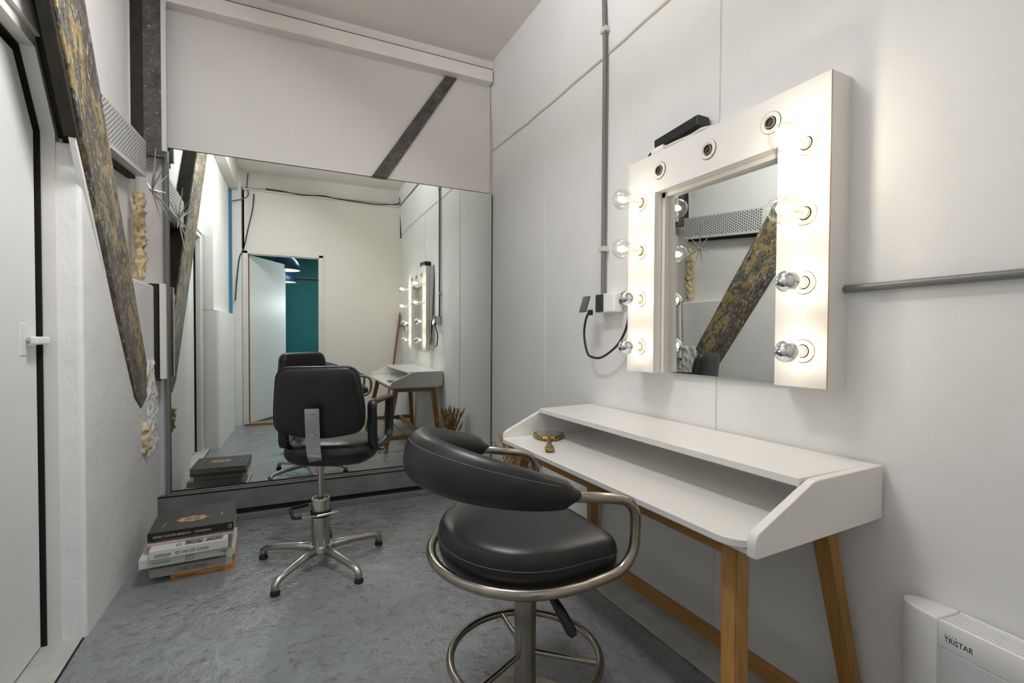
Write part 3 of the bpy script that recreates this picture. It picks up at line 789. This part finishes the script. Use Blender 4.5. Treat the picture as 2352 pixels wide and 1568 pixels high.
# hand mirror
t = thing('hand_mirror', 'ornate gilt hand mirror lying on the white desk', 'hand mirror', (1.083, 1.815, .6075), math.radians(150))
head = [(-.075, -.030), (-.05, -.052), (.05, -.052), (.075, -.030), (.058, .018), (.03, .045), (-.03, .045), (-.058, .018)]
head = round_poly([(x*.95, y*1.35) for x, y in head], .008, 3)
bm = BM(); layers(bm, head, [(.93, .0), (1, .006), (1, .013), (.93, .019), (.82, .019)]); 
fm = obj('frame', bm, 'antique_gilt', t, True)
bm = BM(); layers(bm, head, [(.80, .017), (.80, .0198)]); obj('glass', bm, 'vanity_silver', t)
bm = tb([(0, .050, .012), (0, .11, .013), (0, .175, .012), (0, .215, .011), (0, .255, .011), (0, .265, .011)], [(.008, .010), (.007, .008), (.007, .009), (.009, .018), (.009, .019), (.006, .012)], 14, up=(0, 0, 1))
obj('handle', bm, 'antique_gilt', t, True)

# ------------------------------------------------------------------ stool
SX, SY = .612, 1.190
t = thing('bar_stool', 'low black swivel stool with curved padded back and steel tube arms', 'stool', (SX, SY, 0))
cx, cy = .597-SX, 1.115-SY
def arm_z(x): return .643+.205*(.81-(x+SX))
# tube: arm, post and seat ring in one bend
ex = .193
ring = []
for k in range(0, 25):
    a = math.radians(-90-180*k/24)
    ring.append((-.005+.232*math.cos(a), .258*math.sin(a), .466))
nearp = [(-.03, -.258, arm_z(-.03)), (ex+.005, -.258, arm_z(ex)+.003), (ex+.005, -.253, .478), (.04, -.260, .466)]
farp = [(.04, .260, .466), (ex+.005, .253, .478), (ex+.005, .258, arm_z(ex)+.003), (-.03, .258, arm_z(-.03))]
A1 = fillet(nearp, [.055, .085], 10); B1 = fillet(farp, [.085, .055], 10)
tubep = A1+ring+B1
sm = [tubep[0]]
for p in tubep[1:]:
    if (Vector(p)-Vector(sm[-1])).length > .012: sm.append(p)
obj('arm_tube', tb(sm, .0132, 16), 'warm_steel', t, 'all')
# seat
out = []
for k in range(41):
    a = PI/2+PI*k/40
    out.append((-.005+.212*math.cos(a), .240*math.sin(a)))
out += round_poly([(.02, -.24), (.178, -.236), (.186, 0), (.178, .236), (.02, .24)], [.0, .045, .9, .045, 0], 8)[8:-8]
lev = [(.90, .455), (.965, .458), (.985, .472), (.995, .490), (1.0, .508), (.996, .520), (.982, .532), (.955, .542), (.91, .549), (.84, .554), (.72, .558), (.55, .561), (.3, .563), (.1, .5635)]
obj('seat', layers(BM(), out, lev, cen=(-.01, 0)), 'black_leather', t, 'all')
seam = [(p[0]*1.0005, p[1]*1.0005, .509) for p in out]
obj('seat_seam', tb(seam, .0013, 6, closed=True), 'stitching', t, 'all')
obj('seat_pan', lt([(.16, .44), (.19, .455), (.19, .462)], 32, Matrix.Translation((0, 0, 0))), 'black_plastic', t, True)
# back pad
pts, rad, seamp = [], [], []
NP = 46
for k in range(NP+1):
    u = k/NP; a = math.radians(-82-196*u)
    x, y = .0+.262*math.cos(a)-.012, .262*math.sin(a)
    e = math.sin(PI*u)**.62
    if k in (0, NP): e = 0
    hz, hx = .021+.042*e, .019+.018*e
    if k in (0, NP): hz, hx = .012, .011
    if k in (1, NP-1): hz, hx = .020, .018
    pts.append((x, y, arm_z(x)+.004)); rad.append((hz, hx))
    seamp.append((x*(1+.022/.26), y*(1+.022/.26), arm_z(x)+.004+hz*.62))
obj('back_pad', tb(pts, rad, 22, up=(0, 0, 1)), 'black_leather', t, 'all')
obj('pad_seam', tb([(p[0]+0, p[1], p[2]) for p in seamp[3:-3]], .0013, 6), 'stitching', t, 'all')
# column, foot ring, base
M0 = Matrix.Translation((cx, cy, 0))
obj('column', lt([(.029, .03), (.029, .40), (.036, .405), (.036, .445)], 28, M0), 'warm_steel', t, True)
obj('base', lt([(.200, 0), (.204, .006), (.200, .012), (.12, .022), (.04, .032), (.031, .045)], 44, M0), 'warm_steel', t, True)
rp = [(cx+.197*math.cos(2*PI*k/56), cy+.197*math.sin(2*PI*k/56), .212) for k in range(56)]
fr_ = obj('foot_ring', tb(rp, .0105, 14, closed=True), 'warm_steel', t, 'all')
for a in (203, 323, 83):
    a = math.radians(a)
    obj('spoke', tb([(cx+.02*math.cos(a), cy+.02*math.sin(a), .222), (cx+.192*math.cos(a), cy+.192*math.sin(a), .212)], .0072, 12), 'warm_steel', t, True)
obj('height_lever', tb([(.012, -.075, .425), (.022, -.13, .40), (.035, -.175, .36), (.046, -.205, .325), (.049, -.212, .318)], [.007, .009, .0135, .0135, .008], 12), 'black_plastic', t, True)

# ------------------------------------------------------------------ salon chair
t = thing('salon_chair', 'black salon chair on five-star metal base facing the wall mirror', 'chair', (.2, 2.38, 0))
yaw = math.radians(-20)                       # faces +y, turned to the right
def L2(x, y, z): return (x*math.cos(yaw)-y*math.sin(yaw), x*math.sin(yaw)+y*math.cos(yaw), z)
RY = Matrix.Rotation(yaw, 4, 'Z')
feet = [(-.189, -.215), (-.24, .166), (.127, -.259), (.282, .085), (.06, .285)]
bm = BM(); lathe(bm, [(.052, .058), (.06, .07), (.055, .088), (.044, .094)], 28)
base = obj('star_base', bm, 'cast_aluminium', t, True)
for (x, y) in feet:
    d = Vector((x, y, 0)).normalized()
    s = obj('base_arm', tb([d*.035+Vector((0, 0, .074)), d*.12+Vector((0, 0, .072)), d*.22+Vector((0, 0, .062)), d*.272+Vector((0, 0, .055)), d*.29+Vector((0, 0, .040)), d*.291+Vector((0, 0, .018))], [(.020, .020), (.017, .018), (.014, .016), (.014, .016), (.015, .016), (.016, .016)], 14), 'cast_aluminium', base, 'all')
    obj('foot_pad', lt([(.016, 0), (.019, .003), (.019, .013), (.016, .020)], 18, Matrix.Translation(d*.291)), 'black_rubber', base, True)
obj('lift_cylinder', lt([(.040, .085), (.041, .09), (.041, .300), (.038, .306), (.034, .306), (.034, .296), (.012, .296)], 32), 'satin_steel', t, True)
obj('lift_rod', lt([(.0125, .29), (.0125, .44), (.018, .441), (.018, .475)], 20), 'satin_steel', t, True)
# pump lever
lv = obj('pump_collar', lt([(.0425, .222), (.0445, .226), (.0445, .248), (.0425, .252)], 28), 'black_rubber', t, True)
obj('pump_lever', tb(fillet([(-.02, -.045, .237), (-.118, -.06, .246), (-.128, .03, .262), (-.03, .05, .265)], .02), .0048, 10), 'chrome', lv, True)
obj('lever_grip', tb(fillet([(-.085, -.056, .2445), (-.120, -.06, .2465), (-.128, .03, .262), (-.05, .046, .265)], .02), .0078, 10), 'black_rubber', lv, True)
obj('pump_pin', tb([(-.02, -.048, .237), (.07, -.045, .243)], .007, 10), 'chrome', lv, True)
# seat
seat2 = []
for k in range(56):
    a = 2*PI*k/56; c, s = math.cos(a), math.sin(a)
    e = 2/3.0
    seat2.append((.205*abs(c)**e*(1 if c >= 0 else -1), .02+.205*abs(s)**e*(1 if s >= 0 else -1)))
M = RY @ Matrix.Translation((.045, .03, 0)) @ rotx(math.radians(-2))
obj('seat', layers(BM(), seat2, [(.62, .463), (.80, .470), (.93, .487), (.99, .507), (1.0, .525), (.985, .545), (.93, .560), (.8, .570), (.5, .574), (.2, .575)], M), 'black_vinyl', t, 'all')
sp = [tuple(M @ Vector((p[0]*1.0, .02+(p[1]-.02)*1.0, .527))) for p in seat2]
obj('seat_piping', tb(sp, .003, 6, closed=True), 'black_vinyl', t, 'all')
# backrest
bo = round_poly([(-.168, .155), (.168, .160), (.196, -.04), (.186, -.135), (0.0, -.162), (-.190, -.128), (-.190, -.04)], [.06, .06, .10, .05, .15, .05, .10], 7)
bo = [(x, y) for x, y in bo]
MB = Matrix.Translation((-.021, -.150, .765)) @ RY @ Matrix.Translation((0, 0, 0)) @ rotx(math.radians(90+7)) 
bm = BM(); layers(bm, bo, [(.55, -.041), (.80, -.038), (.93, -.030), (.985, -.015), (1.0, 0), (.99, .014), (.965, .022), (.90, .028), (.75, .031), (.3, .033)])
for v in bm.verts: v.co.z += -.55*v.co.x**2
bmesh.ops.transform(bm, matrix=MB, verts=bm.verts[:])
bk = obj('backrest', bm, 'black_vinyl', t, 'all')
bm = BM()
pip = [(p[0]*.985, p[1]*.985, .016-.55*(p[0]*.985)**2) for p in bo]
tube(bm, pip, .0035, 6, closed=True); bmesh.ops.transform(bm, matrix=MB, verts=bm.verts[:])
obj('back_piping', bm, 'black_vinyl', bk, 'all')
# bracket behind the backrest, bent under the seat
prof = [(-.238, .742), (-.232, .70), (-.222, .64), (-.214, .60), (-.205, .565), (-.182, .53), (-.14, .495), (-.08, .472), (.02, .463)]
pf = catmull([(0, y, z) for y, z in prof], 4)
bm = BM(); hw = .0285; th = .005
R1 = []
for i, p in enumerate(pf):
    tg = (pf[min(i+1, len(pf)-1)]-pf[max(i-1, 0)]).normalized(); nn = Vector((0, -tg.z, tg.y))
    R1.append([bm.verts.new(p+Vector((sx*hw, 0, 0))+nn*sn*th/2) for sx, sn in ((-1, -1), (1, -1), (1, 1), (-1, 1))])
for a, b in zip(R1, R1[1:]):
    for k in range(4): bm.faces.new((a[k], a[(k+1) % 4], b[(k+1) % 4], b[k]))
bm.faces.new(R1[0]); bm.faces.new(R1[-1])
MBR = Matrix.Translation((.006, .017, .006)) @ Matrix.Rotation(math.radians(-14), 4, 'Z')
bmesh.ops.transform(bm, matrix=MBR, verts=bm.verts[:])
br = obj('back_bracket', bm, 'chrome', t, True)
for y, z in ((-.238, .722), (-.226, .628)):
    o = obj('bolt', lt([(.009, 0), (.009, .003), (.004, .004)], 16, MBR @ Matrix.Translation((0, y, z)) @ rotx(PI/2)), 'satin_steel', br, True)
# arms
def arm(p, q, z0, z1, rake):
    p, q = Vector((*p, 0)), Vector((*q, 0)); d = q-p
    pts = [p+Vector((0, 0, z0+.02)), p-d*.04+Vector((0, 0, z1)), q+d*.03+Vector((0, 0, z1-.004)), q+Vector((0, 0, z0+.035)), q-d*.25+Vector((0, 0, z0))]
    lp = []
    n = len(pts)
    V2 = [((pt-p).dot(d.normalized()), pt.z) for pt in pts]
    rp = round_poly(V2, [.03, .03, .03, .05, .05], 6)
    bm = BM(); dn = d.normalized(); sd = Vector((dn.y, -dn.x, 0))
    cu = [p+dn*x+Vector((0, 0, z)) for x, z in rp]
    tube(bm, cu, [(.0225, .0125)]*len(cu), 14, closed=True, up=tuple(sd))
    return bm
RA = obj('armrest', arm((.412-.2, 2.255-2.38), (.535-.2, 2.485-2.38), .525, .752, 0), 'black_plastic', t, True)
LA = obj('armrest', arm((.045-.2, 2.315-2.38), (.105-.2, 2.57-2.38), .550, .760, 0), 'black_plastic', t, True)
for a, p in ((RA, (.44-.2, 2.36-2.38, .512)), (LA, (.085-.2, 2.42-2.38, .525))):
    obj('arm_bracket', bx((p[0]-.05, p[1]-.02, p[2]-.012), (p[0]+.05, p[1]+.02, p[2]-.002), .002, rot=Matrix.Rotation(yaw, 3, 'Z')), 'cast_aluminium', a)
    for s in (-.03, .03): obj('bolt', lt([(.007, 0), (.007, .008)], 12, Matrix.Translation((p[0]+.02, p[1]+s, p[2]-.02))), 'chrome', a, True)

# ------------------------------------------------------------------ books
def book(label, x0, x1, y0, y1, z0, z1, rot, cover, spine=None, hard=True):
    w, d, h = x1-x0, y1-y0, z1-z0
    t = thing('book', label, 'book', (x0, y0, z0), math.radians(rot), 'photo books stacked on the floor')
    ct = .0022 if hard else .001
    sp = spine or cover
    bm = BM(); box(bm, (0, ct, 0), (w, d, ct), .0006, 1); box(bm, (0, ct, h-ct), (w, d, h), .0006, 1); obj('cover', bm, cover, t)
    obj('spine', bx((0, -.001, 0), (w, ct, h), .0009, seg=2), sp, t)
    obj('pages', bx((.003, ct, ct), (w-.003, d-.004, h-ct)), 'paper', t)
    return t, w, d, h
def spine_text(b, s, size, mat, x, z, width=None, spacing=1):
    text(s, size, mat, frame_m((x, -.0013, z), (1, 0, 0), (0, 0, 1)), b, 'lettering', width, .0002, spacing)
b, w_, d_, h = book('thin orange paperback, bottom of the floor stack', -.395, -.155, 2.50, 2.80, .0, .018, 1.5, 'book_orange', hard=False)
spine_text(b, 'Nederlandse fotografie', .008, 'black_ink', .016, .004, .075); spine_text(b, 'van de twintigste eeuw', .008, 'white_ink', .105, .0055, .07); spine_text(b, 'A', .009, 'black_ink', .218, .006)
b, w_, d_, h = book('beige book with red spine title CARLI HERMES, second from the stack bottom', -.470, -.163, 2.50, 2.80, .018, .054, 1, 'book_beige')
spine_text(b, 'CARLI HERMES', .023, 'red_ink', .10, .011, .108)
obj('stripe', bx((.03, -.0013, .002), (w_-.03, -.0009, .004)), 'book_white', b)
b, w_, d_, h = book('plain white book set back just above the beige book', -.450, -.156, 2.525, 2.79, .054, .082, .5, 'book_white', hard=False)
b, w_, d_, h = book('long white book with black block lettering on its spine, mid stack', -.496, -.182, 2.452, 2.75, .082, .119, 2, 'book_white')
spine_text(b, 'CARL DE KEYZER', .009, 'black_ink', .045, .013, .062)
for k, s in enumerate(('HOMO', 'SOVIE', 'TICVS')):
    text(s, .0105, 'black_ink', frame_m((.165+k*.0115, -.0013, .005), (.35, 0, 1), (-1, 0, .35)), b, 'lettering', .023, .0002)
spine_text(b, 'n\u00b02', .011, 'black_ink', .280, .014); spine_text(b, '9', .024, 'black_ink', .298, .007)
b, w_, d_, h = book('white paperback with AMSTERDAM on its spine and a photo cover, mid stack', -.458, -.176, 2.435, 2.74, .119, .156, 2.5, 'book_white', hard=False)
spine_text(b, 'AMSTERDAM', .021, 'black_ink', .018, .006, .056); spine_text(b, 'ED VAN DER ELSKEN', .018, 'black_ink', .090, .009, .118)
text('ED', .028, 'black_ink', frame_m((.110, .012, h+.0002), (0, 1, 0), (-1, 0, 0)), b, 'lettering', None, .0002)
obj('cover_photo', bx((.122, .014, h), (.190, .10, h+.0004)), 'photo_print', b); obj('cover_photo', bx((.196, .014, h), (.262, .10, h+.0004)), 'photo_print', b)
b, w_, d_, h = book('thin pink book lying on the photo-cover paperback', -.478, -.158, 2.495, 2.78, .156, .167, 1, 'book_pink', hard=False)
b, w_, d_, h = book('thin light grey book, second from the stack top', -.446, -.160, 2.512, 2.80, .167, .177, 1, 'book_grey', hard=False)
b, w_, d_, h = book('large charcoal book with tan plaque, topmost of the floor stack', -.474, -.158, 2.497, 2.81, .177, .211, 1, 'book_charcoal', 'book_black')
spine_text(b, 'HENRI CARTIER-BRESSON', .0135, 'gold_ink', .018, .010, .135); spine_text(b, 'SCRAPBOOK', .0135, 'gold_ink', .168, .010, .062)
obj('emblem', tube(BM(), [(.302+.007*math.cos(a)*(1.2 if k % 2 else .7), -.0012, .016+.008*math.sin(a)) for k, a in enumerate([2*PI*i/10 for i in range(10)])], .0012, 6, closed=True), 'gold_ink', b, True)
pl = []
for k in range(48):
    a = 2*PI*k/48; rr = 1+.10*math.cos(8*a)+.05*math.cos(13*a)
    pl.append((.148+.058*math.cos(a)*rr, .125+.034*math.sin(a)*rr))
p_ = obj('plaque', pr(pl, 'z', h, h+.0005), 'plaque_tan', b)
for k in range(5):
    for s in (-1, 1):
        obj('plaque_print', bx((.148+s*.016-.014, .107+k*.008, h+.0005), (.148+s*.016+.014, .1105+k*.008, h+.0008)), 'book_charcoal', p_)
obj('scuff', bx((.046, .06, h), (.049, .11, h+.0003), rot=Matrix.Rotation(-.2, 3, 'Z')), 'book_beige', b)
obj('scuff', bx((.262, .125, h), (.265, .16, h+.0003), rot=Matrix.Rotation(-.1, 3, 'Z')), 'book_white', b)

# ------------------------------------------------------------------ dried grasses
t = thing('dried_bouquet', 'bunch of dried brown grasses and seed heads by the mirror corner', 'dried flowers', (1.30, 2.545, .0))
obj('bound_stems', tb([(0, 0, 0), (0, 0, .06), (0, 0, .16), (-.005, 0, .26)], [.040, .036, .030, .045], 12), 'straw', t, True)
obj('tie', lt([(.034, .13), (.036, .135), (.036, .150), (.034, .155)], 16), 'straw_pale', t, True)
rnd = random.Random(3)
for k in range(64):
    a = rnd.uniform(0, 2*PI); sp_ = rnd.uniform(.02, .20); h_ = rnd.uniform(.30, .47)
    d = Vector((max(-.14, min(.085, math.cos(a)*sp_*.6)), math.sin(a)*sp_, 0))
    tip = d+Vector((0, 0, h_))
    c = catmull([d*.12+Vector((0, 0, .14)), d*.45+Vector((0, 0, .14+(h_-.14)*.55)), tip], 5)
    bm = tb(c, .0017, 5)
    if k % 3:
        q = c[-4:]; tube(bm, [q[0], q[1], q[2], q[3], tip+d*.04+Vector((0, 0, .02))], [.002, .0065, .0075, .0055, .001], 6)
    else:
        for j in range(9):
            p = tip+Vector((rnd.uniform(-.025, .025), rnd.uniform(-.025, .025), rnd.uniform(-.05, .03)))
            p.x = min(p.x, .1)
            tube(bm, [c[-3], p], .0008, 4); g = bmesh.ops.create_icosphere(bm, subdivisions=1, radius=.0045); bmesh.ops.translate(bm, vec=p, verts=g['verts'])
    obj('stem', bm, 'straw' if k % 2 else 'straw_pale', t, True)

# ------------------------------------------------------------------ heater
t = thing('convector_heater', 'white convector heater standing beside the desk', 'heater', (1.345, .357, 0), math.radians(-7))
y1h, y0h, hx, zt = .245, -.33, .041, .43
def capline(y_, sgn):
    pts = []
    for k in range(15):
        a = PI*k/14
        pts.append((hx*math.cos(a), y_+sgn*hx*1.75*math.sin(a)))
    return pts
for yb_, s in ((y1h-.075, 1), (y0h+.075, -1)):
    ol = capline(yb_+s*.02, s)
    ol = [(hx, yb_)]+ol+[(-hx, yb_)]
    c_ = obj('end_cap', pr(ol, 'z', .03, zt, .005, 3), 'white_plastic', t, True)
bm = BM(); box(bm, (-hx+.002, y0h+.075, .04), (hx-.002, y1h-.075, zt-.06)); obj('body', bm, 'heater_grey', t)
bm = BM(); box(bm, (-hx-.0005, y0h+.075, zt-.062), (-hx+.012, y1h-.0755, zt-.001), .004); box(bm, (hx-.010, y0h+.075, zt-.062), (hx, y1h-.0755, zt-.001), .003)
rim = obj('top_rim', bm, 'white_plastic', t, True)
obj('grille_well', bx((-hx+.010, y0h+.076, zt-.06), (hx-.008, y1h-.077, zt-.022)), 'dark_slot', t)
for k in range(5):
    x = -hx+.020+k*.0108
    obj('grille_bar', bx((x-.0022, y0h+.076, zt-.02), (x+.0022, y1h-.077, zt-.002), .001), 'white_plastic', t)
for k in range(4):
    yq = y1h-.084-k*.125
    obj('front_panel', bx((-hx-.0004, yq-.118, .045), (-hx+.004, yq, zt-.063), .001), 'heater_grey', t)
for yf in (y1h-.10, y0h+.10):
    obj('foot', bx((-.075, yf-.018, 0), (.05, yf+.018, .035), .006), 'white_plastic', t)
text('TRiSTAR', .0165, 'black_ink', frame_m((-hx-.0006, y1h-.0885, zt-.043), (0, -1, 0), (0, 0, 1)), t, 'lettering', .052, .0003)
bm = BM()
for k in range(4): box(bm, (-hx-.0009, y1h-.0905-k*.006-.002, zt-.028), (-hx-.0003, y1h-.0905-k*.006, zt-.0265))
obj('logo_dots', bm, 'black_ink', t)
